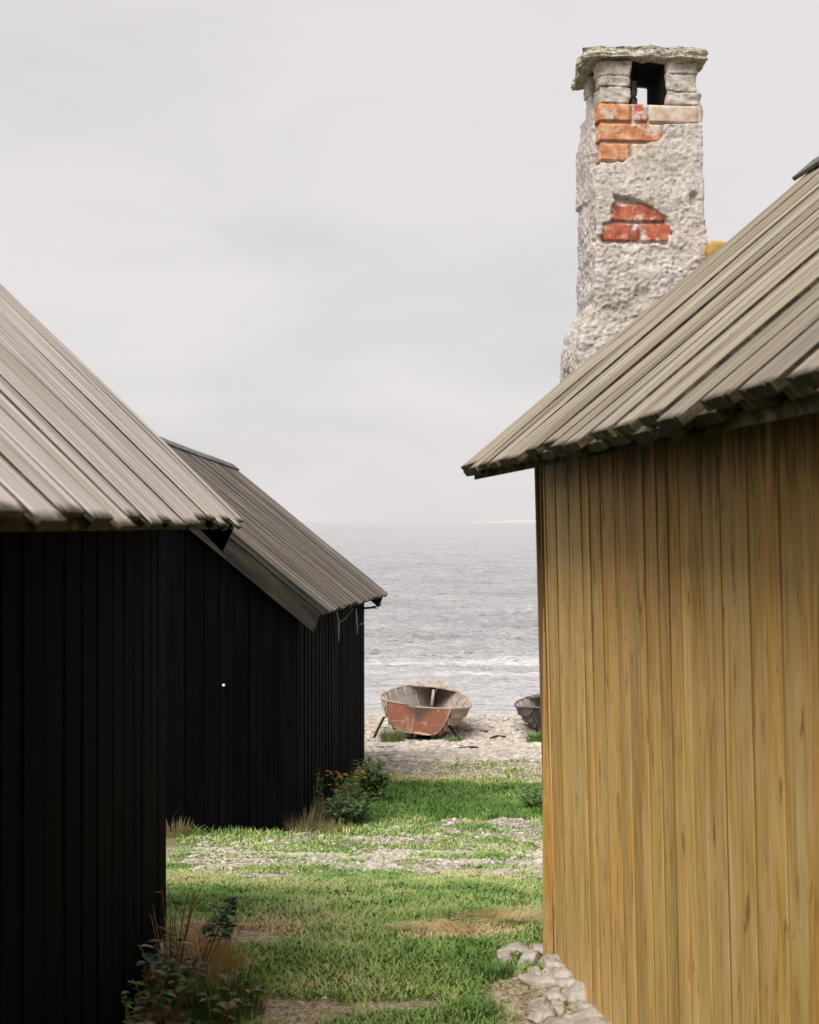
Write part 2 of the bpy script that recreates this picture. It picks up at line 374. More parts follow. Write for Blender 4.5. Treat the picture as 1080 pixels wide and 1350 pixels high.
# ------------------------------------------------------------------ huts
class Frame:
    def __init__(s, O, d, side):
        d = Vector((d[0], d[1], 0)).normalized(); s.O = Vector((O[0], O[1], 0)); s.d = d
        s.l = Vector((d.y, -d.x, 0))*side; s.side = side
    def P(s, u, a, z): q = s.O+s.d*u+s.l*a; return Vector((q.x, q.y, z))
def hut(F, L, W, oe, ovn, ovf, ze, tanp, fall, basef, mats, rt, pitch=.2, lean=0., label='', wallw=(.085, .135), relief=.012, eyebarge=(True, True), loc=None, groove=.0025,
        bargew=.15, subcap=True, gnear=True, bth=.015, upw=.80):
    """F.P(u,a,z): u along the ridge (0 = gable wall nearest the viewer), a across from the wall that faces the alley"""
    P, d, l = F.P, F.d, F.l
    Z = Vector((0, 0, 1))
    half = W/2+oe
    zr = lambda a, u: ze+(a+oe)*tanp-fall*u if a <= W/2 else ze+(W-a+oe)*tanp-fall*u     # underside of the roof
    # --- alley wall, boards as one skin
    def wallrun(B, side):
        a0 = 0 if side == 0 else W; nd = -l if side == 0 else l
        u = 0.; k = 0
        while u < L-.02:
            w_ = min(random.uniform(*wallw), L-u)
            if L-u-w_ < .04: w_ = L-u
            uc = u+w_/2
            zt = zr(a0, uc)-.01; zb = basef(P(uc, a0, 0), zt)
            out_ = relief*((k % 2)*.8+random.uniform(0, .5))
            p0 = P(uc, a0, zb)-nd*.02+nd*out_+nd*lean; p1 = P(uc, a0, zt)-nd*.02+nd*out_
            board(B, p0, p1, d, nd, w_-.002, .022, 8, .0015, 0, .0012)
            u += w_; k += 1
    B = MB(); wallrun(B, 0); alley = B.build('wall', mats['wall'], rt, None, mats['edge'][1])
    B = MB(); wallrun(B, 1); B.build('wall', mats['wall'], rt)
    for gi, (uu, nd) in enumerate(((0., -d), (L, d))):
        B = MB(); a = 0.; k = 0
        while a < W-.01:
            w_ = min(random.uniform(.12, .19), W-a); ac = a+w_/2
            if a < W/2 < a+w_: w_ = max(.03, W/2-a); ac = a+w_/2
            zt = zr(ac, uu)-.01; zb = basef(P(uu, ac, 0), zt)
            sl = tanp if ac < W/2 else -tanp
            out_ = relief*((k % 2)+random.uniform(0, .4))
            board(B, P(uu, ac, zb)-nd*.02+nd*out_, P(uu, ac, zt)-nd*.02+nd*out_, l, nd, w_-.004, .022, 4, .004, 0, .001, 0, sl)
            a += w_; k += 1
        B.build('gable_wall', mats['gable'], rt)
    # inner dark core so no light leaks through board joints
    B = MB(); i_ = .035
    pts = []
    for uu in (i_, L-i_):
        lo = -4.
        pts += [P(uu, i_-lean*1.1, basef(P(uu, 0, 0), 1)+.02), P(uu, W-i_+lean*1.1, basef(P(uu, W, 0), 1)+.02), P(uu, W-i_, zr(W-i_, uu)-.03), P(uu, W/2, zr(W/2, uu)-.05), P(uu, i_, zr(i_, uu)-.03)]
    B.add(pts, [(0, 1, 2, 3, 4), (9, 8, 7, 6, 5), (0, 5, 6, 1), (1, 6, 7, 2), (2, 7, 8, 3), (3, 8, 9, 4), (4, 9, 5, 0)])
    B.build('light_block_core', m_soot, rt)
    # --- roof boards, two layers, both slopes
    for sd_ in (0, 1):
        BL = [MB(), MB()]
        u0, u1 = -ovn, L+ovf
        cnt = int((u1-u0)/pitch)
        ca = 1/math.sqrt(1+tanp*tanp)
        sl = (l if sd_ == 0 else -l)
        up = (sl+Z*tanp).normalized(); nn = (Z-sl*tanp).normalized()
        dd = (d-Z*fall).normalized()
        for layer in (0, 1):
            for k in range(cnt+1):
                u = u0+(u1-u0)*(k+.5*layer)/cnt
                if layer and k == cnt: continue
                w_ = pitch*(.72 if layer == 0 else upw)*random.uniform(.92, 1.06)
                if layer == 0 and k == 0: u += w_/2-.002
                if layer == 0 and k == cnt: u -= w_/2-.002
                a0 = -oe+random.uniform(-.016, .014)+(0.012 if layer == 0 else 0)
                e = P(u, a0 if sd_ == 0 else W-a0, ze+(a0+oe)*tanp-fall*u)
                t_ = P(u, W/2, zr(W/2, u)-.0)
                off = .024*layer+.001
                board(BL[layer], e+nn*off+dd*random.uniform(-.006, .006), t_+nn*off, dd, nn, w_, bth if layer else .024, 10, .003, groove if layer else 0, .003, cup=random.uniform(0, .003))
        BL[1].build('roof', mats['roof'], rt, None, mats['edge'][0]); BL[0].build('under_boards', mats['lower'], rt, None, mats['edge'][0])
        # sheathing under the boards and the fascia at the eave, dark-toned as painted eave shade
        B = MB()
        us = (u0+.03, u1-.03)
        q = []
        for uu in us:
            for a_, dz in ((-oe+.035, -.004), (W/2, -.004), (W/2, -.03), (-oe+.035, -.03)):
                aa = a_ if sd_ == 0 else W-a_
                q.append(P(uu, aa, zr(a_, uu)+dz))
        fcs = [(0, 1, 2, 3), (7, 6, 5, 4), (0, 4, 5, 1), (1, 5, 6, 2), (2, 6, 7, 3), (3, 7, 4, 0)]
        B.add(q, fcs, [(i*.3, j, 1) for i, j in ((0, 0), (0, 2), (.1, 2), (.1, 0), (9, 0), (9, 2), (9, 2), (9, 0))])
        B.build('roof_underlay', mats['under'], rt)
    # --- barge boards
    for flag, uu, nd in ((eyebarge[0], -ovn, -d), (eyebarge[1], L+ovf, d)):
        if not flag: continue
        for sd_ in (0, 1):
            B = MB(); sl = (l if sd_ == 0 else -l); up = (sl+Z*tanp).normalized(); nn = (Z-sl*tanp).normalized()
            a0, a1 = -oe+.005, W/2
            c = -bargew/2-.004
            e = P(uu, a0 if sd_ == 0 else W-a0, ze-fall*uu)+nn*c-nd*.024; t_ = P(uu, W/2, zr(W/2, uu))+nn*c-nd*.024
            board(B, e, t_, nn, nd, bargew, .022, 6, .003, sa=.35*(1 if True else 0), sb=tanp)
            B.build('barge_board', mats['barge'], rt)
    # --- ridge cap
    if subcap:
        for sd_ in (0, 1):
            B = MB(); sl = (l if sd_ == 0 else -l); nn = (Z-sl*tanp).normalized(); up = (sl+Z*tanp).normalized()
            for u0_, u1_ in ((-ovn-.03, L*.48), (L*.48+.004, L+ovf+.03)):
                p0 = P(u0_, W/2, zr(W/2, u0_)); p1 = P(u1_, W/2, zr(W/2, u1_))
                o_ = nn*.055-up*.055
                board(B, p0+o_, p1+o_, up, nn, .115, .018, 6, .003, wob=.004)
            B.build('ridge_cap', mats['ridge'], rt)
    return zr

# tan hut on the right
FR = Frame((.492+.1011*4.9, 5.30-4.9*.9949), (-.1005, .9949), 1)
rt_tan = root('fishing_hut', (1.9, 2.9, 0), 'tan hut with bare vertical planks, weathered roof and a chimney behind, right', 'hut')
baseR = lambda p, zt: -.02
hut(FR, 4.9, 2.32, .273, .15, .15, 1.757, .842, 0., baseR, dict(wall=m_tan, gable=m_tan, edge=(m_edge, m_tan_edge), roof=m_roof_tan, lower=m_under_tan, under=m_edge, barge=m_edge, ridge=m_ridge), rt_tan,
    lean=-.048, wallw=(.045, .12), relief=.0045, bargew=.045, groove=.0038, bth=.023, upw=.72, eyebarge=(True, False))
B = MB()   # corner board on the far corner
c = FR.P(4.9, 0, 0); top = 1.86
board(B, FR.P(4.925, .006+.048, -.0), FR.P(4.925, .006, top), FR.l, FR.d, .06, .022, 5)
board(B, FR.P(4.905, .048+.004, -.01), FR.P(4.905, .004, top-.02), FR.d, -FR.l, .05, .016, 5)
B.build('corner_board', m_tan_dark, rt_tan)

# black hut on the left, near
d1 = Vector((-.048, 1, 0)).normalized()
F1 = Frame((-.934-d1.x*5.0, 5.44-d1.y*5.0), (d1.x, d1.y), -1)
rt_b1 = root('fishing_hut', (-2.1, 2.9, 0), 'nearest black tarred hut under a silvery board roof, left edge', 'hut')
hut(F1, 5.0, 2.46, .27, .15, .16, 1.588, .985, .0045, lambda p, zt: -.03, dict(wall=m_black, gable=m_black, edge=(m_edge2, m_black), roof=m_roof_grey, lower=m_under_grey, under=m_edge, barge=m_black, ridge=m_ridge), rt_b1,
    bargew=.10, groove=.0035, relief=.0035, bth=.012, upw=.82)

# black hut on the left, farther
F2 = Frame((-.961, 12.18), (.0622, .998), -1)
rt_b2 = root('fishing_hut', (-2.6, 15.2, -1.3), 'farther black tarred hut with brown-grey board roof, its side facing the boat', 'hut')
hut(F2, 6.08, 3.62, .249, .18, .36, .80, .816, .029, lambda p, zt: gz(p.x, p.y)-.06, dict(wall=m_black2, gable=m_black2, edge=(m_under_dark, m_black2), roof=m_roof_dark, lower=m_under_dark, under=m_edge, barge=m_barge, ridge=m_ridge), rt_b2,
    bargew=.16, groove=.006, wallw=(.11, .15), relief=.009, pitch=.165, bth=.028, upw=.66)
for (u, z, kind) in ((2.7, .56, 0), (4.7, .42, 1), (5.75, .50, 2)):
    B = MB(); p = F2.P(u, 0, z); o_ = -F2.l
    if kind == 0:
        tube(B, [p+o_*.02+Vector((0, 0, .12)), p+o_*.05, p+o_*.05-Vector((0, 0, .22))], [.010, .012, .008])
        tube(B, [p+o_*.05-Vector((0, 0, .02)), p+o_*.12-F2.d*.0+Vector((0, 0, .02)), p+o_*.2+Vector((0, 0, .12))], [.010, .009, .005])
    elif kind == 1:
        tube(B, [p+o_*.03+Vector((0, 0, .14)), p+o_*.04, p+o_*.05-Vector((0, 0, .16))], [.010, .012, .008])
        tube(B, [p+o_*.04-Vector((0, 0, .06)), p+o_*.13-Vector((0, 0, .03))], [.010, .006])
    else:
        tube(B, [p-o_*.01, p+o_*.12+Vector((0, 0, .01)), p+o_*.26+Vector((0, 0, .05))], [.016, .013, .006])
        tube(B, [p+o_*.12+Vector((0, 0, .01)), p+o_*.20+F2.d*.02-Vector((0, 0, .0))], [.010, .006])
    B.build('wooden_peg', m_peg if kind < 2 else m_barge, rt_b2)
B = MB(); kp = Vector(((296-540)/1875*12.22, 12.20, 1.6-(903-687)/1875*12.2))
tube(B, [kp+Vector((0, .03, 0)), kp-Vector((0, .03, 0)), kp-Vector((0, .045, 0))], [.008, .014, .009], 8)
B.build('door_knob', MT('white_enamel', .3, .5).done((.75, .74, .72)), rt_b2)

# ------------------------------------------------------------------ chimney
CO = Vector((.742, 5.555, 0)); cd = FR.d; cl = FR.l
def CP(a, b, z): q = CO+cl*a+cd*b; return Vector((q.x, q.y, z))
rt_ch = root('chimney', tuple(CP(.2, .16, 0)), 'crumbling rendered chimney with bared orange bricks and a stone slab on top', 'chimney')
def plaster_mat():
    M = MT('rough_render', .95, .12); ob = M.obj()
    n1 = M.noise(ob, 9., 5, .6); n2 = M.noise(ob, 60., 5, .65); v = M.vor(ob, 75.); n3 = M.noise(ob, 3., 3, .5)
    col = M.ramp(n2, [(.30, (.27, .23, .195)), (.43, (.48, .43, .39)), (.62, (.60, .55, .51))])
    col = M.mix(M.ramp(n1, [(.48, 0.), (.68, .55)]), col, (.36, .315, .245))
    col = M.mix(M.ramp(n3, [(.5, 0.), (.7, .35)]), col, (.62, .60, .585))
    col = M.mix(M.ramp(M.noise(ob, 42., 3, .6), [(.31, .8), (.38, 0.)]), col, (.17, .135, .10))
    return M.done(col, M.bump(v, .003, .4, M.bump(n2, .005, .8)))
m_pl = plaster_mat()
def brick_mat(name, c0, c1, c2, pl=.5):
    M = MT(name, .9, .15); ob = M.obj(); n1 = M.noise(ob, 22., 5, .6); n2 = M.noise(ob, 120., 3, .6)
    col = M.ramp(n1, [(.35, c0), (.5, c1), (.66, c2)])
    col = M.mix(M.ramp(M.noise(ob, 17., 5, .65), [(.53, 0.), (.61, pl)]), col, (.62, .54, .49))
    col = M.mix(M.ramp(M.noise(ob, 45., 4, .6), [(.30, .6), (.42, 0.)]), col, (.20, .08, .04))
    return M.done(col, M.bump(n2, .003, .7))
m_br_or = brick_mat('orange_brick', (.40, .15, .07), (.54, .24, .12), (.60, .38, .23), .75)
m_br_red = brick_mat('red_brick', (.30, .075, .045), (.44, .125, .075), (.52, .21, .14), .9)
m_br_pale = brick_mat('limewashed_brick', (.45, .30, .20), (.52, .40, .30), (.58, .50, .42), .8)
ZT = 3.235
def ext(z):
    zz = np.array([1.5, 2.15, 2.36, 2.46, 2.657, 2.85, 3.3])
    aL = np.interp(z, zz, [-.02, -.062, -.046, -.010, -.008, -.002, 0.]); aR = np.interp(z, zz, [.62, .55, .50, .475, .425, .403, .400])
    bB = np.interp(z, zz, [.40, .36, .345, .325, .315, .315, .31])
    return float(aL), float(aR), float(bB)
def patch(face, a, z):
    """>0 where the render has fallen off the bricks"""
    n = .020*fbm(a*22, z*22, face*5., 3)
    m = -1.
    if face == 0:
        lim = np.interp(z, [2.985, 3.02, 3.08, 3.09, 3.155, 3.165, 3.24], [.05, .125, .19, .235, .265, .41, .43])
        m = max(m, min(z-2.998, lim-a)+n)
        lim0 = np.interp(z, [2.68, 2.76, 2.775, 2.83, 2.87], [.012, .012, .05, .045, .06]); lim1 = np.interp(z, [2.68, 2.76, 2.80, 2.835, 2.87], [.27, .285, .26, .20, .10])
        m = max(m, min(z-2.683, 2.868-z, a-lim0, lim1-a)+n)
        m = max(m, .014-math.hypot(a-.372, (z-2.868)*.6)+n*.5)
    if face == 3:      # left face; a = distance back from the front corner
        m = max(m, min(z-2.99, 3.25-z, .075-a)+n)
        m = max(m, min(z-2.68, 2.76-z, .02-a+.01)+n)
    return m
def build_stack():
    res = .0055
    zs = np.concatenate([np.arange(0., 2.0, .12), np.arange(2.0, ZT, res), [ZT]])
    nA = 78; nBk = 58
    vs, fs = [], []
    ring = []
    for i in range(nA): ring.append((0, i/nA))
    for i in range(nBk): ring.append((1, i/nBk))
    for i in range(nA): ring.append((2, i/nA))
    for i in range(nBk): ring.append((3, i/nBk))
    n = len(ring)
    for z in zs:
        aL, aR, bB = ext(z)
        for f, t in ring:
            if f == 0: a, b, na, nb, q = aL+(aR-aL)*t, 0, 0, -1, aL+(aR-aL)*t
            elif f == 1: a, b, na, nb, q = aR, bB*t, 1, 0, bB*t
            elif f == 2: a, b, na, nb, q = aR+(aL-aR)*t, bB, 0, 1, t
            else: a, b, na, nb, q = aL, bB*(1-t), -1, 0, bB*(1-t)
            # round the corners
            ea, eb = min(a-aL, aR-a), min(b, bB-b); rr = .022
            if f in (0, 2) and ea < rr: na = (-1 if a-aL < aR-a else 1)*(1-ea/rr)
            if f in (1, 3) and eb < rr: nb = (-1 if b < bB-b else 1)*(1-eb/rr)
            nl = math.hypot(na, nb); na /= nl; nb /= nl
            m = patch(f, q, z)
            if z > 2.0:
                rough = .010*fbm(a*6+f, b*6, z*6, 2)+.0034*fbm(a*34+f, b*34, z*34, 4, .65)+.0032*fbm(a*95, b*95, z*95, 2)
                rough *= 1+.8*(1-sstep(2.55, 2.95, z))
            else: rough = 0
            th = .012+rough
            # render breaks away in a layer on the far left
            if f == 3 and z > 2.88 and z < 3.12: th += .012*sstep(.1, .2, q)
            if f == 3 and z < 2.44: th += .012*(1-sstep(2.30, 2.50, z))
            if f in (0, 3) and z > 3.165: th = min(th, .004+rough*.4)
            k = sstep(-.004, .004, m)
            off = th*(1-k)+(-.012+.003*noise.noise(Vector((a*60, b*60, z*60))))*k
            rc = .010 if (ea < rr and eb < rr) else 0
            vs.append(CP(a+na*off, b+nb*off, z))
    for j in range(len(zs)-1):
        for i in range(n):
            k = (i+1) % n; fs.append((j*n+i, j*n+k, (j+1)*n+k, (j+1)*n+i))
    B = MB(); B.add(vs, fs, None, True)
    top = [(len(zs)-1)*n+i for i in range(n)]; B.f.append(tuple(top)); B.sm.append(False)
    return B.build('render_coat', m_pl, rt_ch)
stack = build_stack()
def brick(name, a0, a1, zt, h, mat, b0=0., b1=.11, par=None, jit=.006):
    bm = bmesh.new(); bmesh.ops.create_cube(bm, size=1.)
    for v in bm.verts:
        v.co.x = (a1-a0)/2*(1 if v.co.x > 0 else -1); v.co.y = (b1-b0)/2*(1 if v.co.y > 0 else -1); v.co.z = h/2*(1 if v.co.z > 0 else -1)
    bmesh.ops.bevel(bm, geom=bm.edges[:], offset=.003, segments=2, affect='EDGES')
    bmesh.ops.subdivide_edges(bm, edges=[e for e in bm.edges if e.calc_length() > .03], cuts=9, use_grid_fill=True)
    sd_ = a0*91+zt*37
    for v in bm.verts:
        v.co += v.co.normalized()*.0032*fbm(v.co.x*34+sd_, v.co.y*34, v.co.z*34, 4, .6)
    B = MB(); c = Vector(((a0+a1)/2, (b0+b1)/2, zt-h/2))
    vs = [CP(c.x+v.co.x, c.y+v.co.y, c.z+v.co.z) for v in bm.verts]
    B.add(vs, [tuple(v.index for v in f.verts) for f in bm.faces], None, True); bm.free()
    return B.build(name, mat, par or rt_ch)
P_ = .0775; H_ = .067
for (a0, a1, row, mt) in ((-.003, .128, 0, m_br_or), (.142, .192, 0, m_br_red), (.200, .399, 0, m_br_pale),
                          (.001, .252, 1, m_br_or), (.005, .122, 2, m_br_or), (.132, .25, 2, m_br_pale),
                          (.045, .262, 5, m_br_red), (.012, .124, 6, m_br_red), (.130, .160, 6, m_br_red), (.168, .29, 6, m_br_red)):
    brick('brick', a0, a1, ZT-row*P_-.003-(.003 if row > 4 else 0), H_, mt)
def rough_block(name, a0, a1, b0, b1, z0, z1, mat, amp=.006, cuts=10, strat=0., par=None, warp=None, fr=18):
    bm = bmesh.new(); bmesh.ops.create_cube(bm, size=1.)
    bmesh.ops.subdivide_edges(bm, edges=bm.edges[:], cuts=cuts, use_grid_fill=True)
    sx, sy, sz = a1-a0, b1-b0, z1-z0
    vs = []
    for v in bm.verts:
        q = Vector((v.co.x*sx, v.co.y*sy, v.co.z*sz))
        # soften the edges
        ex = [abs(v.co.x)*2, abs(v.co.y)*2, abs(v.co.z)*2]
        cr = sum(1 for e in ex if e > .99)
        nrm = Vector((v.co.x if ex[0] > .99 else 0, v.co.y if ex[1] > .99 else 0, v.co.z if ex[2] > .99 else 0))
        if nrm.length: nrm.normalize()
        dsp = amp*fbm((q.x+a0)*fr, (q.y+b0)*fr, (q.z+z0)*fr, 4, .55)-(.004 if cr > 1 else 0)
        if strat: dsp += strat*fbm(q.x*2+a0, q.y*2, (q.z+z0)*70, 2)*(1 if abs(nrm.z) < .7 else 0)
        q += nrm*dsp
        a, b, z = (a0+a1)/2+q.x, (b0+b1)/2+q.y, (z0+z1)/2+q.z
        if warp: a, b, z = warp(a, b, z)
        vs.append(CP(a, b, z))
    B = MB(); B.add(vs, [tuple(v.index for v in f.verts) for f in bm.faces], None, True); bm.free()
    return B.build(name, mat, par or rt_ch)
ZC = 3.412
for (a0, a1, b0, b1) in ((.004, .127, .004, .105), (.268, .398, .004, .105), (.004, .207, .21, .305), (.288, .398, .21, .305)):
    zz = 3.236; hs = random.choice(((.066, .040, .064), (.052, .070, .050))) if b0 < .1 else (.09, .08)
    pil = None
    for k, h in enumerate(hs):
        o = rough_block('cap_pillar' if pil is None else 'pillar_block', a0+random.uniform(-.006, .010), a1+random.uniform(-.014, .006), b0-.001*k, b1, zz, zz+h+.001, m_pl, .010, 12, par=pil, fr=22)
        if pil is None: pil = o
        zz += h
M = MT('lichened_limestone', .95, .1); ob = M.obj()
ms = M.map(ob, (1, 1, 5.)); n1 = M.noise(ms, 14., 5, .6); n2 = M.noise(ob, 26., 4, .6); n3 = M.noise(ob, 80., 4, .6)
col = M.ramp(n3, [(.35, (.20, .19, .14)), (.5, (.40, .38, .31)), (.65, (.58, .56, .49))])
col = M.mix(M.ramp(n2, [(.52, 0.), (.66, .7)]), col, M.ramp(n3, [(.4, (.34, .27, .10)), (.6, (.50, .41, .19))]))
col = M.mix(M.ramp(n1, [(.34, .8), (.44, 0.)]), col, (.07, .068, .04))
m_cap = M.done(col, M.bump(n1, .012, .9, M.bump(n3, .004, .7)))
def wcap(a, b, z):
    # irregular outline, the left end thicker and drooping
    e = .018*fbm(b*6, a*6, 2., 3)
    t = (a-.18)/.24
    if a < .03: z -= .012*sstep(.03, -.06, a)
    a += e*(1 if a > .18 else -1.6)*abs(t)
    b += .022*fbm(a*7, 3., 1., 3)*(1 if b > .2 else -1)
    a += (.030*sstep(.1, .4, b) if a < .05 else 0)
    return a, b, z+.006*fbm(a*9, b*9, 7., 2)
for q_ in ((.255, .275, .03, .10), (.268, .292, .10, .30), (.125, .137, .02, .09)):
    rough_block('soot_crust', *q_, 3.236, 3.40, m_soot, .004, 6)
rough_block('soot_crust', .03, .385, .03, .30, 3.392, 3.412, m_soot, .004, 8)
rough_block('cap_slab', -.062, .425, -.035, .365, ZC-.004, ZC+.038, m_cap, .017, 38, strat=.005, warp=wcap, fr=12)
# lump of lichened render where the stack meets the roof
rough_block('flashing', .42, .57, -.07, .02, 2.56, 2.685, MT('ochre_lichen', .95, .1).done((.45, .30, .10)), .012, 12, fr=14)

# ------------------------------------------------------------------ rocks
def rock(name, mat, x, y, z, s, seed, label, cat, group=None, sub=3, amp=.28):
    bm = bmesh.new(); bmesh.ops.create_icosphere(bm, subdivisions=sub, radius=1.)
    q = random.uniform(0, 6.28); ca, sa = math.cos(q), math.sin(q)
    pl_ = [(Vector([random.gauss(0, 1) for _ in range(3)]).normalized(), random.uniform(.5, .85)) for _ in range(16)]+[(Vector((random.uniform(-.15, .15), random.uniform(-.15, .15), 1)).normalized(), .6)]
    for v in bm.verts:
        p = v.co.copy(); p += p*amp*fbm(p.x*.9+seed, p.y*.9, p.z*.9, 4)
        for nq, dq in pl_:
            e_ = p.dot(nq)-dq
            if e_ > 0: p -= nq*e_*.93
        p *= 1.25
        p = Vector((p.x*s[0], p.y*s[1], p.z*s[2])); p += p.normalized()*(s[2]*.22*fbm(p.x*16+seed, p.y*16, p.z*16, 4, .6))
        v.co = (p.x*ca-p.y*sa, p.x*sa+p.y*ca, p.z)
    me = bpy.data.meshes.new(name); bm.to_mesh(me); bm.free(); me.materials.append(mat)
    me.polygons.foreach_set('use_smooth', [True]*len(me.polygons))
    o = bpy.data.objects.new(name, me); sc.collection.objects.link(o); o.location = (x, y, z)
    o['label'] = label; o['category'] = cat
    if group: o['group'] = group
    return o
M = MT('pale_limestone', .9, .15); ob = M.obj(); n1 = M.noise(ob, 9., 6, .65); n2 = M.noise(ob, 55., 4, .6)
col = M.ramp(n1, [(.36, (.30, .245, .185)), (.5, (.50, .45, .395)), (.64, (.64, .60, .555))])
col = M.mix(M.ramp(n2, [(.30, .75), (.40, 0.)]), col, (.20, .165, .12))
m_rock = M.done(col, M.bump(n1, .02, .6, M.bump(n2, .006, .8)))
wallx = lambda y: .531+(5.3-y)*.1011
y = 5.36; k = 0
while y > 4.0:
    ln = random.uniform(.05, .17)
    for (dx, sz) in ((-.03, 1.), (-.115, .62), (-.175, .4)):
        if sz < .9 and random.random() < .25: continue
        xx = wallx(y)+dx+random.uniform(-.02, .02); yy = y+random.uniform(-.03, .03)
        rock('stone', m_rock, xx, yy, gz(xx, yy)+random.uniform(-.006, .008), (.082*sz*random.uniform(.5, 1.4), ln*random.uniform(.35, .75)*sz, .032*random.uniform(.7, 1.5)), k*3.7,
             'pale limestone in the rough footing, pressed against the foot of the tan hut wall' if sz > .9 else 'smaller pale stone of the tan hut footing, on its outer side by the turf', 'stone', 'stones along the foot of the tan hut', 4); k += 1
    y -= ln*.95
for i, (x, y, s) in enumerate(((-.955, 4.62, .11), (-.98, 4.86, .09), (-.90, 5.02, .08), (-.885, 4.42, .12), (-.80, 4.90, .07), (-.73, 4.98, .06), (-.67, 4.72, .055), (-.93, 5.25, .07))):
    rock('stone', m_rock, x, y, gz(x, y)+.015, (s*.8, s*.7, .04), 50+i*2.3, 'pale stone lying among the weeds beside the nearest black hut', 'stone', 'stones beside the nearest black hut')

# shingle: uncountable pebbles as one object
def icos():
    bm = bmesh.new(); bmesh.ops.create_icosphere(bm, subdivisions=1, radius=1.)
    v = np.array([q.co[:] for q in bm.verts]); f = np.array([[q.index for q in p.verts] for p in bm.faces]); bm.free(); return v, f
iv, ifc = icos()
def scatter_pebbles():
    pts = []
    def visible(x, y): return -.40*y < x < .45*y
    tries = [(4.2, 7.6, 3500, (.004, .020)), (7.4, 11.8, 26000, (.005, .022)), (11.5, 16.5, 6000, (.008, .032)), (16, 19, 9000, (.008, .034)), (18.2, 29, 34000, (.012, .075))]
    for y0, y1, n, (s0, s1) in tries:
        for _ in range(n):
            y = random.uniform(y0, y1); x = random.uniform(-.11*y-.45, .14*y+.35)
            g = grassy(x, y)
            if random.random() < max(.0, 1-g*1.2)**1.2+(.035 if 10.5 < y < 13.5 else .0):
                s = s0+(s1-s0)*random.random()**3.2
                if y < 7.3 and random.random() < .55: continue
                pts.append((x, y, gz(x, y)+s*.15, s))
    return pts
pp = np.array(scatter_pebbles()); n = len(pp)
sc3 = np.stack([rng.uniform(.8, 1.5, n), rng.uniform(.7, 1.2, n), rng.uniform(.35, .75, n)], 1)*pp[:, 3:4]
an = rng.uniform(0, 6.28, n); V = iv[None]*sc3[:, None]*rng.uniform(.8, 1.2, (n, len(iv), 1))
X = V[..., 0]*np.cos(an)[:, None]-V[..., 1]*np.sin(an)[:, None]; Y = V[..., 0]*np.sin(an)[:, None]+V[..., 1]*np.cos(an)[:, None]
V = np.stack([X, Y, V[..., 2]], -1)+pp[:, None, :3]
Fc = (ifc[None]+np.arange(n)[:, None, None]*len(iv)).reshape(-1, 3)
def np_mesh(name, V, F, attrs, mat, smooth=False):
    me = bpy.data.meshes.new(name); V = V.reshape(-1, 3).astype(np.float32)
    me.vertices.add(len(V)); me.vertices.foreach_set('co', V.ravel())
    k = F.shape[1]; me.loops.add(F.size); me.loops.foreach_set('vertex_index', F.ravel().astype(np.int32))
    me.polygons.add(len(F)); me.polygons.foreach_set('loop_start', np.arange(0, F.size, k, dtype=np.int32)); me.polygons.foreach_set('loop_total', np.full(len(F), k, dtype=np.int32))
    me.update(calc_edges=True)
    for nm, arr in attrs.items():
        a = me.attributes.new(nm, 'FLOAT', 'POINT'); a.data.foreach_set('value', arr.astype(np.float32).ravel())
    me.polygons.foreach_set('use_smooth', [smooth]*len(F))
    me.materials.append(mat); o = bpy.data.objects.new(name, me); sc.collection.objects.link(o); return o
M = MT('pebbles', .85, .2); c = M.ramp(M.attr('rnd', 'Fac'), [(0., (.15, .115, .08)), (.25, (.30, .245, .185)), (.6, (.44, .375, .305)), (.9, (.57, .505, .44)), (1., (.74, .70, .65))])
c = M.mix(.5, c, M.ramp(M.noise(M.obj(), 60., 4), [(.35, (.34, .29, .235)), (.65, (.60, .55, .495))]))
M.done(c)
o = np_mesh('shingle', V, Fc, {'rnd': np.repeat(rng.random(n), len(iv))}, M.m); o['kind'] = 'stuff'
o['label'] = 'pale pebbles and gravel strewn over the track and the beach'; o['category'] = 'shingle'

# ------------------------------------------------------------------ grass
def scatter_grass():
    P, Hh, Dr = [], [], []
    tries = [(4.0, 8.4, 150000, 1.), (8., 12.5, 60000, 1.25), (12, 16.8, 60000, 1.6), (16.5, 21, 26000, 1.6)]
    inR = lambda x, y: y < 5.32 and x > wallx(y)-.01
    in1 = lambda x, y: y < 5.44 and x < -.934+(5.44-y)*.048+.0
    for y0, y1, n, s in tries:
        for _ in range(n):
            y = random.uniform(y0, y1); x = random.uniform(-.125*y-.45, .14*y+.4)
            if inR(x, y) or in1(x, y): continue
            if y > 12.18 and x < -.961+(y-12.18)*.0622-.02: continue
            g = grassy(x, y)
            if random.random() > g**1.5: continue
            dry = .34+.42*fbm(x*1.3, y*1.0, 11., 3)+.30*fbm(x*6, y*6, 2., 2)
            if y > 16: dry += .28
            if 13 < y < 15.9: dry -= .32
            if 10.8 < y < 13: dry += .02
            if 6.8 < y < 8.4: dry += .10*(y-6.8)
            if 5.4 < y < 7: dry += .02
            for (cx, cy, r) in ((.25, 5.75, .28), (-.70, 5.75, .35), (.05, 5.62, .12)):
                q = math.hypot(x-cx, (y-cy)*1.6)/r
                if q < 1: dry += .75*(1-q*q)
            tall = 1+.9*max(0, fbm(x*2.2, y*2.2, 20., 3))
            h = random.uniform(.008, .027)*s*tall*(.75 if 7.8 < y < 12 else 1)
            # longer fringe against the walls
            if 11.6 < y < 12.2 and x < -.85: h *= 1.6; dry += .05
            P.append((x, y, gz(x, y)-.004)); Hh.append(h); Dr.append(dry+random.uniform(-.14, .14))
    return np.array(P), np.array(Hh), np.array(Dr)
Pg, Hg, Dg = scatter_grass(); n = len(Pg)
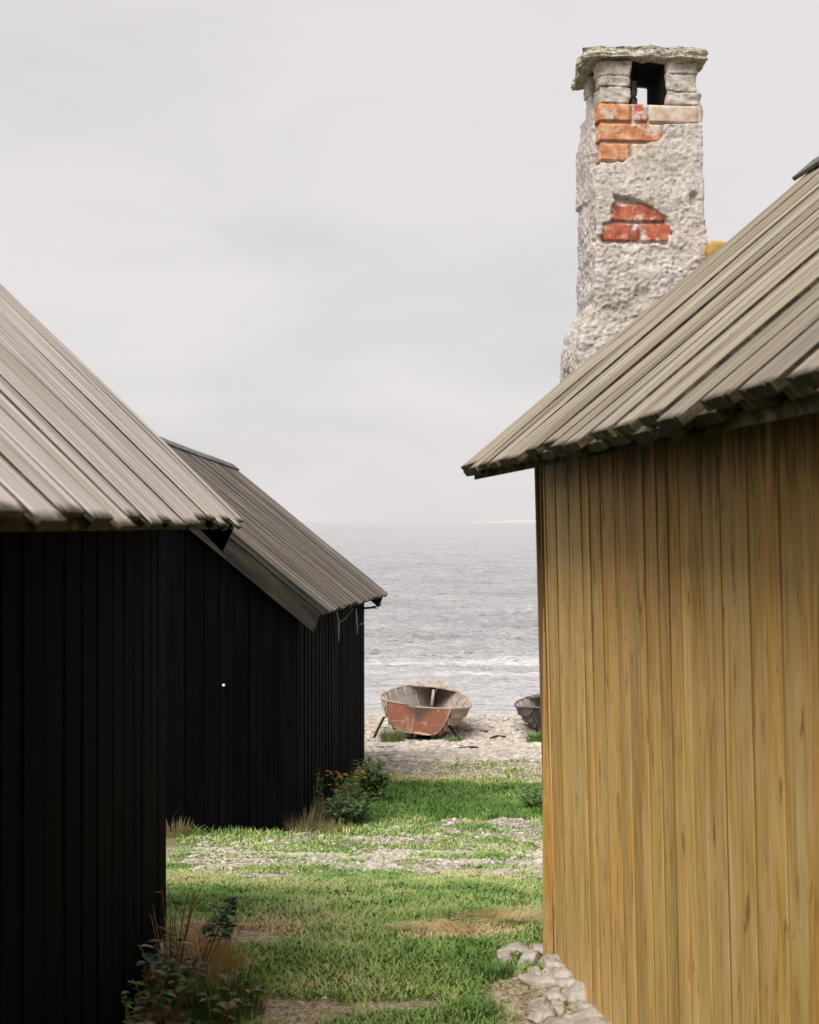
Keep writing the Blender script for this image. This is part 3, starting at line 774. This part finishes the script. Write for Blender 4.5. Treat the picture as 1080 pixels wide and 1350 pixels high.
az = rng.uniform(0, 6.28, n); wd = rng.uniform(.0016, .0032, n)*(1+Pg[:, 1]*.10); ln = rng.uniform(.3, 1.6, n)
sx = np.cos(az)*wd; sy = np.sin(az)*wd; lx = -np.sin(az)*Hg*ln; ly = np.cos(az)*Hg*ln
A_ = Pg+np.stack([-sx, -sy, 0*sx], 1); B_ = Pg+np.stack([sx, sy, 0*sx], 1)
C_ = Pg+np.stack([sx*.7+lx*.4, sy*.7+ly*.4, Hg*.6], 1); D_ = Pg+np.stack([-sx*.7+lx*.4, -sy*.7+ly*.4, Hg*.6], 1); T_ = Pg+np.stack([lx, ly, Hg], 1)
V = np.stack([A_, B_, C_, D_, T_], 1); idx = np.arange(n)[:, None]*5
F = np.concatenate([idx+np.array([[0, 1, 2]]), idx+np.array([[0, 2, 3]]), idx+np.array([[3, 2, 4]])])
M = MT('grass_blades', .6, .25); dr = M.attr('dry', 'Fac')
c = M.ramp(dr, [(.0, (.085, .185, .03)), (.35, (.225, .345, .085)), (.6, (.37, .43, .155)), (.8, (.55, .48, .24)), (1., (.56, .43, .25))])
c = M.mix(1., c, M.ramp(M.attr('rnd', 'Fac'), [(0., .74), (1., 1.24)]), 'MULTIPLY')
M.done(c); M.p.inputs['Subsurface Weight'].default_value = 0
o = np_mesh('grass', V, F, {'dry': np.repeat(Dg, 5), 'rnd': np.repeat(rng.random(n), 5)}, M.m); o['kind'] = 'stuff'
o['label'] = 'short green and straw-coloured turf between the huts'; o['category'] = 'grass'

# ------------------------------------------------------------------ plants
def leafmat(name, a, b, rough=.5):
    M = MT(name, rough, .3); c = M.ramp(M.noise(M.attr('wc'), 3.1, 2), [(.35, a), (.65, b)]); return M.done(c)
m_lf_dk = leafmat('dark_leaf', (.03, .075, .024), (.10, .19, .06)); m_lf_md = leafmat('green_leaf', (.05, .13, .025), (.16, .27, .06))
m_lf_rd = leafmat('rusty_leaf', (.16, .07, .03), (.42, .22, .09)); m_st_rd = leafmat('reddish_stem', (.22, .10, .05), (.42, .22, .11))
m_st_gr = leafmat('straw_stem', (.24, .19, .09), (.42, .34, .18)); m_yel = leafmat('yellow_flower', (.50, .30, .02), (.70, .46, .05))
m_straw = leafmat('matted_straw', (.46, .33, .15), (.68, .52, .28)); m_dry = leafmat('brown_grass', (.10, .075, .035), (.28, .22, .11)); m_lf_ol = leafmat('olive_leaf', (.09, .12, .035), (.22, .24, .08))
def leaf(B, p, dirv, size, wid=.5, fold=.25):
    dirv = dirv.normalized(); s = dirv.cross(Vector((0, 0, 1)))
    if s.length < .1: s = Vector((1, 0, 0))
    s.normalize(); u = s.cross(dirv).normalized(); q = random.random()*50
    c = s*size*wid*.5; up = u*size*fold*.3; dn = -Vector((0, 0, 1))*size*.15
    vs = [p, p+dirv*size*.30+c*.8+up, p+dirv*size*.32, p+dirv*size*.30-c*.8+up, p+dirv*size*.66+c*.85+up+dn*.5, p+dirv*size*.68+dn*.6, p+dirv*size*.66-c*.85+up+dn*.5, p+dirv*size+dn*1.4]
    B.add(vs, [(0, 1, 2), (0, 2, 3), (1, 4, 5, 2), (2, 5, 6, 3), (4, 7, 5), (5, 7, 6)], [(q+i*.05, q, 0) for i in range(8)], True)
def plant(name, x, y, label, cat, stems, h, spread, leafsize, nleaf, mleaf, mstem, lean=(0, 0), top=None, group=None, lw=.5, low=.15, srad=.003, topn=5, mleaf2=None):
    z = gz(x, y); rt = root(name, (x, y, z), label, cat, group)
    S, Lf, T, L2 = MB(), MB(), MB(), MB()
    for k in range(stems):
        a = random.uniform(0, 6.28); r = spread*random.uniform(.2, 1); hh = h*random.uniform(.55, 1)
        b = Vector((x+math.cos(a)*r*.25, y+math.sin(a)*r*.25, z-.01)); tip = Vector((x+math.cos(a)*r+lean[0]*hh, y+math.sin(a)*r+lean[1]*hh, z+hh))
        mid = (b+tip)/2+Vector((random.uniform(-.1, .1)*r, random.uniform(-.1, .1)*r, hh*.12))
        pts = [b, (b+mid)/2+Vector((0, 0, hh*.03)), mid, (mid+tip)/2+Vector((0, 0, hh*.03)), tip]
        tube(S, pts, [srad, srad*.9, srad*.8, srad*.6, srad*.35], 5)
        for q in range(nleaf):
            t = random.uniform(low, 1.); i = min(3, int(t*4)); p = pts[i].lerp(pts[i+1], t*4-i)
            an = random.uniform(0, 6.28); dv = Vector((math.cos(an), math.sin(an), random.uniform(-.2, .7)))
            leaf(L2 if (mleaf2 and random.random() < .16) else Lf, p, dv, leafsize*random.uniform(.6, 1.2)*(1.1-.4*t), lw)
        if top:
            for q in range(topn):
                p = tip+Vector([random.uniform(-1, 1)*spread*.3 for _ in range(2)]+[random.uniform(-.05, .02)])
                vs_ = [p]+[p+Vector((math.cos(e*.628)*leafsize*(.42 if e % 2 else .25), math.sin(e*.628)*leafsize*(.42 if e % 2 else .25), .012)) for e in range(10)]
                T.add(vs_, [(0, e+1, (e+1) % 10+1) for e in range(10)], None); T.build('flower', top, rt); T = MB()
    S.build('stems', mstem, rt)
    if Lf.f: Lf.build('foliage', mleaf, rt)
    if L2.f: L2.build('foliage', mleaf2, rt, 'rusty turning leaves')
    return rt
def tuft(x, y, label, n, h, spread, mat, lean=(0, 0), group=None, cat='grass tuft', wdt=.003, flat=0):
    z = gz(x, y); rt = MB()
    for k in range(n):
        a = random.uniform(0, 6.28); r = spread*math.sqrt(random.random()); b = Vector((x+math.cos(a)*r*(.6+flat), y+math.sin(a)*r*.6, z-.01)); hh = h*random.uniform(.4, 1)
        bend = Vector((math.cos(a)*hh*random.uniform(.1, .6)+lean[0]*hh, math.sin(a)*hh*random.uniform(.1, .6)+lean[1]*hh, 0))
        s = Vector((math.cos(a+1.57), math.sin(a+1.57), 0))*wdt*random.uniform(.5, 1); q = random.random()*50
        m = b+bend*.35+Vector((0, 0, hh*.6)); t = b+bend+Vector((0, 0, hh*(1-.35*flat)))
        rt.add([b-s, b+s, m+s*.7, m-s*.7, t], [(0, 1, 2, 3), (3, 2, 4)], [(q, q, 0)]*5)
    # moved to its own origin through a temporary root
    e = bpy.data.objects.new('t', None); e.location = (x, y, z); o = rt.build('grass_tuft', mat, e); o.parent = None; bpy.data.objects.remove(e)
    o.location = (x, y, z); o['label'] = label; o['category'] = cat
    if group: o['group'] = group
    return o
# near left clump
plant('dock_plant', -.80, 4.72, 'dark broad-leaved weed at the foot of the nearest black hut', 'weed', 9, .24, .17, .075, 7, m_lf_dk, m_st_rd, lw=.6, mleaf2=m_lf_rd)
plant('rose_shoot', -.72, 4.80, 'leafy dark green shoot arching right above the weeds, nearest black hut', 'shrub', 3, .37, .05, .064, 18, m_lf_dk, m_st_rd, lean=(.45, .05), lw=.7, low=.66, srad=.003)
plant('willowherb', -.84, 5.0, 'bare reddish stems with rusty seed heads against the nearest black hut corner', 'weed', 15, .34, .20, .036, 4, m_lf_rd, m_st_rd, lw=.4, low=.3, srad=.0028)
plant('bramble', -.62, 4.50, 'low bramble with brown-edged leaves at the bottom of the grass', 'shrub', 6, .15, .20, .055, 7, m_lf_ol, m_st_rd, lw=.65, mleaf2=m_lf_rd)
plant('bramble', -.86, 4.42, 'thick low bramble hard against the nearest black hut wall', 'shrub', 9, .20, .18, .06, 8, m_lf_md, m_st_rd, lw=.65, mleaf2=m_lf_rd)
plant('bramble', -.55, 4.72, 'small brown-green bramble beside a bare earth patch', 'shrub', 6, .15, .12, .045, 7, m_lf_ol, m_st_rd, lw=.6, mleaf2=m_lf_rd)
tuft(-.60, 4.62, 'green grass growing through the low brambles', 500, .16, .22, m_lf_md, wdt=.003)
tuft(-.84, 4.75, 'green grass clump among the weeds under the nearest black hut wall', 300, .15, .12, m_lf_ol, wdt=.003)
plant('bramble', -.78, 4.55, 'leafy bramble between the pale stones at the bottom left', 'shrub', 7, .20, .17, .062, 8, m_lf_md, m_st_rd, lw=.65, mleaf2=m_lf_rd)
tuft(-.70, 4.98, 'straw-coloured grass between the rusty stems and the rose shoot', 520, .15, .22, m_straw, wdt=.0025)
tuft(-.74, 5.15, 'dry reddish grass standing behind the near weeds', 260, .20, .16, m_straw, wdt=.0025)
tuft(.11, 5.72, 'flattened straw-coloured tussock in the grass', 700, .06, .13, m_straw, lean=(-.8, .2), wdt=.003, flat=.8)
tuft(.36, 5.95, 'long matted straw tussock arching near the tan hut corner', 1100, .075, .22, m_straw, lean=(1.1, -.2), wdt=.003, flat=.9)
tuft(.17, 5.95, 'thin upright yellow-green weed behind the flattened tussock', 22, .10, .04, m_lf_ol, wdt=.003)
tuft(.47, 6.3, 'small yellow-green weed left of the tan hut corner', 16, .09, .04, m_lf_ol, wdt=.003)
tuft(.30, 5.05, 'dark green clump in the turf beside the pale stones', 380, .055, .12, m_lf_md, wdt=.003)
tuft(.21, 4.62, 'dark grass clump at the bottom right of the turf', 380, .055, .16, m_lf_md, wdt=.003)
# by the far hut corner
plant('ragwort', -.62, 13.5, 'yellow-flowered ragwort at the far black hut corner', 'flower', 10, .40, .20, .055, 10, m_lf_ol, m_lf_ol, top=m_yel, topn=4)
plant('bush', -.36, 14.5, 'bright green bush right of the ragwort', 'bush', 30, .46, .24, .085, 18, m_lf_md, m_st_gr, lw=.6)
plant('bush', -.52, 12.75, 'dark green low bush in front of the ragwort', 'bush', 34, .30, .34, .07, 18, m_lf_dk, m_st_gr, lw=.6)
plant('bush', -.92, 13.3, 'dim green bush pressed against the farther black hut side', 'bush', 18, .42, .22, .07, 12, m_lf_dk, m_st_gr, lw=.6)
plant('bush', 1.23, 13.9, 'dark green bush half hidden by the tan hut wall', 'bush', 20, .26, .26, .07, 12, m_lf_md, m_st_gr, lw=.6)
for i, (x, y, h, lb) in enumerate(((-.90, 12.25, .34, 'tall dry grass at the near corner of the farther hut'), (-.80, 12.9, .40, 'dry brown grass between hut side and dark bush'), (-.66, 12.2, .18, 'short dry grass in front of the dark bush'),
        (-1.5, 12.0, .12, 'green tuft at the foot of the farther hut gable, middle'), (-2.0, 11.98, .24, 'straggly tuft at the foot of the farther hut gable, by the near hut'), (-.75, 16.2, .34, 'dry grass behind the ragwort against the hut side'))):
    tuft(x, y, lb, 260, h*.65, .30, m_dry if i != 3 else m_lf_md, wdt=.003)
tuft(-2.03, 11.95, 'single bleached stem curving up beside the near black hut', 1, .34, .01, m_peg, lean=(.3, 0), cat='dry stem', wdt=.005)
tuft(-.28, 22.9, 'grey-green weeds under the left side of the red-brown boat', 420, .28, .36, m_lf_ol, cat='weeds', wdt=.007)
tuft(.72, 22.9, 'low yellow-green weeds right of the red-brown boat', 160, .14, .30, m_lf_md, cat='weeds', wdt=.007)
tuft(2.0, 22.6, 'green weeds below the dark boat at the tan wall', 300, .26, .22, m_lf_md, cat='weeds', wdt=.008)

# ------------------------------------------------------------------ boats
def paint(name, base, wornc, amt, dark=None):
    M = MT(name, .75, .25); ob = M.attr('wc')
    n1 = M.noise(M.map(ob, (7, 2.2, 1)), 1., 6, .65); n2 = M.noise(ob, 30., 4, .6)
    col = M.mix(M.ramp(n1, [(.5-amt*.2, 0.), (.56-amt*.2+.08, 1.)]), base, wornc)
    col = M.mix(M.ramp(n2, [(.35, .35), (.6, 0.)]), col, M.mix(1., base, .45, 'MULTIPLY'))
    if dark:
        sp0 = M.sep(ob); bn = M.noise(M.map(ob, (6, 1, 1)), 1., 3)
        for zc, th_, am_ in ((.16, .012, .9), (.075, .007, .8), (.33, .005, .5)):
            dd_ = M.math('ABSOLUTE', M.math('SUBTRACT', M.math('ADD', sp0[1], M.math('MULTIPLY', M.math('SUBTRACT', bn, .5), .10)), zc))
            msk = M.math('MULTIPLY', M.ramp(M.math('DIVIDE', dd_, th_*2), [(.35, am_), (1., 0.)]), M.ramp(M.noise(M.map(ob, (9, 9, 1), (zc*50, 0, 0)), 1., 3), [(.45, 0.), (.58, 1.)]))
            col = M.mix(msk, col, (.60, .46, .36))
        vl = M.ramp(M.math('ABSOLUTE', M.math('SUBTRACT', sp0[0], -.06)), [(.006, .6), (.014, 0.)])
        col = M.mix(M.math('MULTIPLY', vl, M.ramp(bn, [(.4, .2), (.6, 1.)])), col, (.55, .42, .33))
        sp = M.sep(ob); dx = M.math('ABSOLUTE', M.math('SUBTRACT', sp[0], dark[0])); dz = M.math('SUBTRACT', dark[1], sp[1])
        q = M.math('ADD', M.math('ADD', M.math('MULTIPLY', dx, 2.6), M.math('MULTIPLY', dz, 2.6)), M.math('MULTIPLY', n2, .7))
        col = M.mix(M.ramp(q, [(.50, .85), (.95, 0.)]), col, (.07, .055, .045))
    return M.done(col, M.bump(n1, .004, .6))
m_hullp = paint('faded_cream_hull', (.50, .43, .34), (.40, .25, .16), .25)
m_tr = paint('red_brown_transom', (.29, .115, .068), (.46, .30, .22), -.15, dark=(.03, .50))
m_in = paint('bare_grey_inside', (.44, .385, .34), (.30, .24, .20), .1)
m_hull2 = paint('grey_hull', (.20, .185, .16), (.10, .09, .075), .4); m_tr2 = paint('black_transom', (.022, .017, .016), (.06, .045, .04), .1)
m_trim = paint('pale_gunwale', (.46, .39, .32), (.30, .22, .16), .2); m_bot = paint('dark_bottom', (.06, .035, .028), (.10, .06, .05), .1)
m_red = paint('red_paint', (.36, .09, .06), (.45, .25, .18), -.1)
def boat(x, y, z, yaw, roll, pitch, mats, label, Ls=4.2, bs=1.0, hs=1.0, tw=.53):
    rt = root('rowing_boat', (x, y, z), label, 'boat')
    rt.rotation_euler = (pitch, roll, -yaw)
    NS = 26; ST = 6
    def Bm(s): return float(np.interp(s, [0, .18, .4, .6, .78, .9, 1.], [tw, .70, .80, .74, .50, .26, .02]))*bs
    def sm(s):
        return (Bm(max(0, s-.05))+Bm(s)*2+Bm(min(1, s+.05)))/4 if s < .99 else .02
    def zg(s): return (.50-.10*math.sin(min(1, s*1.5)*math.pi)*.3+.30*max(0, s-.45)**1.4*1.15)*hs
    def zk(s): return .03+.28*max(0, (s-.86)/.14)**2*hs+.11*max(0, 1-s/.30)**1.4
    def sec(s, t):     # t 0 keel .. 1 gunwale
        th = t*1.16; B_ = sm(s); v = sstep(.55, 1., s); st = 1-sstep(0, .35, s)
        fx = (math.sin(th)/math.sin(1.16))**(.95+.3*v-.47*st); fz = (1-math.cos(th))/(1-math.cos(1.16)); fz = fz*(1-v*.45)+t*v*.45
        return B_*fx, zk(s)+(zg(s)-zk(s))*fz
    def nrm(s, t):
        x0, z0 = sec(s, max(0, t-.03)); x1, z1 = sec(s, min(1, t+.03)); dx, dz = x1-x0, z1-z0; l_ = math.hypot(dx, dz) or 1; return dz/l_, -dx/l_
    def yy(s, z_): return s*Ls*1.0+(.10*(z_-.1) if s > .9 else 0)-(.06*z_ if s < .02 else 0)
    def make(Bd, part, mat, inner=False, ks=range(ST)):
        B = MB(); SM = MB()
        for sg in (-1, 1):
            for k in ks:
                t0, t1 = k/ST, (k+1)/ST
                vs, wc = [], []
                for i in range(NS+1):
                    s = i/NS
                    for (t, o_) in ((t0, .032 if not inner else -.012), (t1, .0 if not inner else -.012)):
                        a, zz_ = sec(s, t); nx_, nz_ = nrm(s, t); a2 = max(0., a+nx_*o_) if not inner else max(.0, a+nx_*o_)
                        vs.append(Vector((sg*a2, yy(s, zz_), zz_+nz_*o_))); wc.append((t*1.0+k*3.1+sg, s*Ls, k+sg*.5))
                fs_ = [(2*i, 2*i+1, 2*i+3, 2*i+2) for i in range(NS)]
                B.add(vs, fs_, wc, True)
                if not inner and k:    # the lap edge, coloured dark to paint in its faint underside shade
                    vs2 = []
                    for i in range(NS+1):
                        s = i/NS
                        for o_ in (0., .032):
                            a, zz_ = sec(s, t0); nx_, nz_ = nrm(s, t0); vs2.append(Vector((sg*max(0, a+nx_*o_), yy(s, zz_), zz_+nz_*o_)))
                    SM.add(vs2, fs_, [(0, 0, 0)]*len(vs2))
        o_ = local(B, part, mat)
        if SM.f: local(SM, 'lap_shade_edges', m_bot, o_)
        return o_
    def local(B, part, mat, par=None, lb=None):
        me = bpy.data.meshes.new(part); me.from_pydata(B.v, [], B.f)
        a = me.attributes.new('wc', 'FLOAT_VECTOR', 'POINT'); a.data.foreach_set('vector', np.array(B.wc, dtype=np.float32).ravel())
        me.polygons.foreach_set('use_smooth', B.sm); me.materials.append(mat)
        o = bpy.data.objects.new(part, me); sc.collection.objects.link(o); o.parent = par or rt
        if lb: o['label'] = lb
        return o
    make(None, 'hull', mats['hull'], ks=range(1, ST)); make(None, 'bottom_planks', mats['bottom'], ks=range(0, 1)); make(None, 'inner_planking', mats['inside'], inner=True)
    # transom, a thick board with the hull's end section
    B = MB(); n = 14; outl = []
    for i in range(n+1): a, zz_ = sec(0, 1-i/n); outl.append((-a, zz_))
    for i in range(1, n+1): a, zz_ = sec(0, i/n); outl.append((a, zz_))
    tops = [(sm(0)*q, zg(0)+dz) for q, dz in ((.55, -.012), (.25, -.022), (.2, -.045), (-.25, -.05), (-.3, -.02), (-.62, -.01))]
    outl += tops
    m_ = len(outl); vs = [Vector((a*1.012, -.035-.06*z_, z_)) for a, z_ in outl]+[Vector((a*1.012, -.002-.06*z_, z_)) for a, z_ in outl]
    B.add(vs, [tuple(range(m_)), tuple(range(2*m_-1, m_-1, -1))]+[(i, i+m_, (i+1) % m_+m_, (i+1) % m_) for i in range(m_)], [(v.x, v.z, 0) for v in vs])
    tr = local(B, 'transom', mats['transom'])
    B = MB()
    tube(B, [(-sm(0)*1.0, -.05-.03, zg(0)+.006), (-sm(0)*.30, -.066, zg(0)-.012)], .014, 5)
    tube(B, [(-sm(0)*.05, -.066, zg(0)-.035), (sm(0)*1.0, -.066, zg(0)+.004)], .014, 5)
    for sg in (-1, 1):
        tube(B, [(sg*a*.985, -.042-.06*z_, z_) for a, z_ in [sec(0, q/8) for q in range(2, 9)]], .009, 5)
    local(B, 'transom_trim', mats['trim'], tr)
    # gunwale
    for sg in (-1, 1):
        B = MB(); tube(B, [(sg*(sm(i/30)+.004), yy(i/30, zg(i/30)), zg(i/30)+.004) for i in range(31)], .022, 6); local(B, 'gunwale', mats['trim'])
    # ribs
    for i in range(9):
        s = .07+i*.095; B = MB(); pts = []
        for q in range(-9, 10):
            t = abs(q)/9; a, zz_ = sec(s, t); nx_, nz_ = nrm(s, t); a = max(0, a-nx_*.026); pts.append((math.copysign(a, q) if q else 0, yy(s, 0), zz_-nz_*.026))
        tube(B, pts, .016, 5); local(B, 'rib', mats['inside'])
    # stern quarter knees, stem, keel, foredeck
    for sg in (-1, 1):
        B = MB(); a = sm(.12)
        tube(B, [(sg*a*.93, .12*Ls, zg(.12)+.05), (sg*a*.86, .13*Ls, zg(.1)-.12)], [.022, .018], 6); local(B, 'rowlock_post', mats['trim'])
    B = MB(); tube(B, [(0, Ls*.96, .08), (0, Ls*1.0, .30*hs), (0, Ls*1.035, zg(1)*.8), (0, Ls*1.05, zg(1)+.055)], [.03, .03, .03, .026], 6); local(B, 'stem', mats['trim'])
    B = MB(); tube(B, [(0, -.03, .115), (0, Ls*.12, .05), (0, Ls*.3, .01), (0, Ls*.5, .005), (0, Ls*.93, .04)], .035, 4); local(B, 'keel', mats['bottom'])
    B = MB(); vs = []
    for i in range(9):
        s = .80+.20*i/8; a = sm(s); zz_ = zg(s)+.02
        vs += [(-a, yy(s, zz_), zz_), (0, yy(s, zz_), zz_+.03), (a, yy(s, zz_), zz_)]
    k_ = len(vs); vs2 = vs+[(p[0], p[1], p[2]-.025) for p in vs]
    fs_ = []
    for i in range(8):
        for j in (0, 1):
            fs_ += [(3*i+j, 3*i+j+1, 3*i+j+4, 3*i+j+3), (k_+3*i+j, k_+3*i+j+3, k_+3*i+j+4, k_+3*i+j+1)]
    fs_ += [(0, k_, k_+1, 1), (1, k_+1, k_+2, 2)]
    B.add(vs2, fs_, [(p[0]*2, p[1], 4) for p in vs2]); local(B, 'foredeck', mats['trim'])
    B = MB(); tube(B, [(0, Ls*.80, zg(.8)-.32), (0, Ls*.81, zg(.8)-.02)], .03, 5); local(B, 'deck_post', mats['inside'])
    return rt
bo = boat(.075, 23.35, -2.035, R(5.5), R(6.5), R(-3.9), dict(hull=m_hullp, bottom=m_bot, inside=m_in, transom=m_tr, trim=m_trim, rib=m_tr), 'old clinker rowing boat with a red-brown transom on the shingle', hs=1.24)
boat(2.60, 23.6, -2.04, R(1.2), R(0), R(-5.8), dict(hull=m_hull2, bottom=m_tr2, inside=m_in, transom=m_tr2, trim=m_hull2, rib=m_tr2), 'old boat with a near-black transom, half hidden behind the tan hut', tw=.62, bs=.94, hs=1.08)
for i, (p0, p1, lb) in enumerate((((-.42, 23.7, -1.66), (-.62, 23.45, -2.05), 'short prop stick under the left side of the red-brown boat'), ((.56, 23.75, -1.70), (.86, 23.3, -2.03), 'prop stick leaning under the right side of the red-brown boat'))):
    B = MB(); e = bpy.data.objects.new('t', None); e.location = p1
    tube(B, [p0, ((p0[0]+p1[0])/2, (p0[1]+p1[1])/2, (p0[2]+p1[2])/2+.01), p1], [.02, .024, .022], 6)
    o = B.build('prop_stick', m_barge, e); o.parent = None; bpy.data.objects.remove(e); o.location = p1; o['label'] = lb; o['category'] = 'prop'
B = None
# bleached driftwood and dark weed on the upper beach
for i, (x, y, a, L_, rr, lb, mt) in enumerate(((-.55, 21.3, .3, .7, .022, 'short bleached branch on the shingle left of the boats', m_peg), (1.15, 25.2, -.2, 1.1, .03, 'long bleached driftwood pole between the two boats', m_peg),
        (.9, 20.6, .15, .5, .018, 'thin dark stick on the shingle in front of the boats', m_barge), (1.55, 24.0, .5, .45, .02, 'dark stub of driftwood beside the half-hidden boat', m_barge))):
    B = MB(); e = bpy.data.objects.new('t', None); e.location = (x, y, gz(x, y)+.03)
    tube(B, [(x+math.cos(a)*L_*q, y+math.sin(a)*L_*q, gz(x+math.cos(a)*L_*q, y+math.sin(a)*L_*q)+.03+.02*math.sin(q*5+i)) for q in (-.5, -.2, .1, .3, .5)], [rr*.7, rr, rr*1.05, rr*.8, rr*.4], 6)
    o = B.build('driftwood', mt, e); o.parent = None; bpy.data.objects.remove(e); o.location = (x, y, gz(x, y)+.03); o['label'] = lb; o['category'] = 'driftwood'
for i, (x, y, s) in enumerate(((1.75, 22.2, .16), (1.95, 22.0, .2), (2.15, 22.3, .15), (.95, 23.3, .13), (-.35, 23.3, .12), (.60, 23.5, .12))):
    rock('stone', m_rock, x, y, gz(x, y)+.02, (s, s*.8, s*.35), 80+i*1.9, ['flat pale stone in front of the dark boat', 'largest flat pale stone in front of the dark boat', 'pale stone nearest the tan wall, below the dark boat',
         'grey stone just right of the red-brown boat', 'stone under the left bilge of the red-brown boat', 'stone under the right bilge of the red-brown boat'][i], 'stone', None, 2)
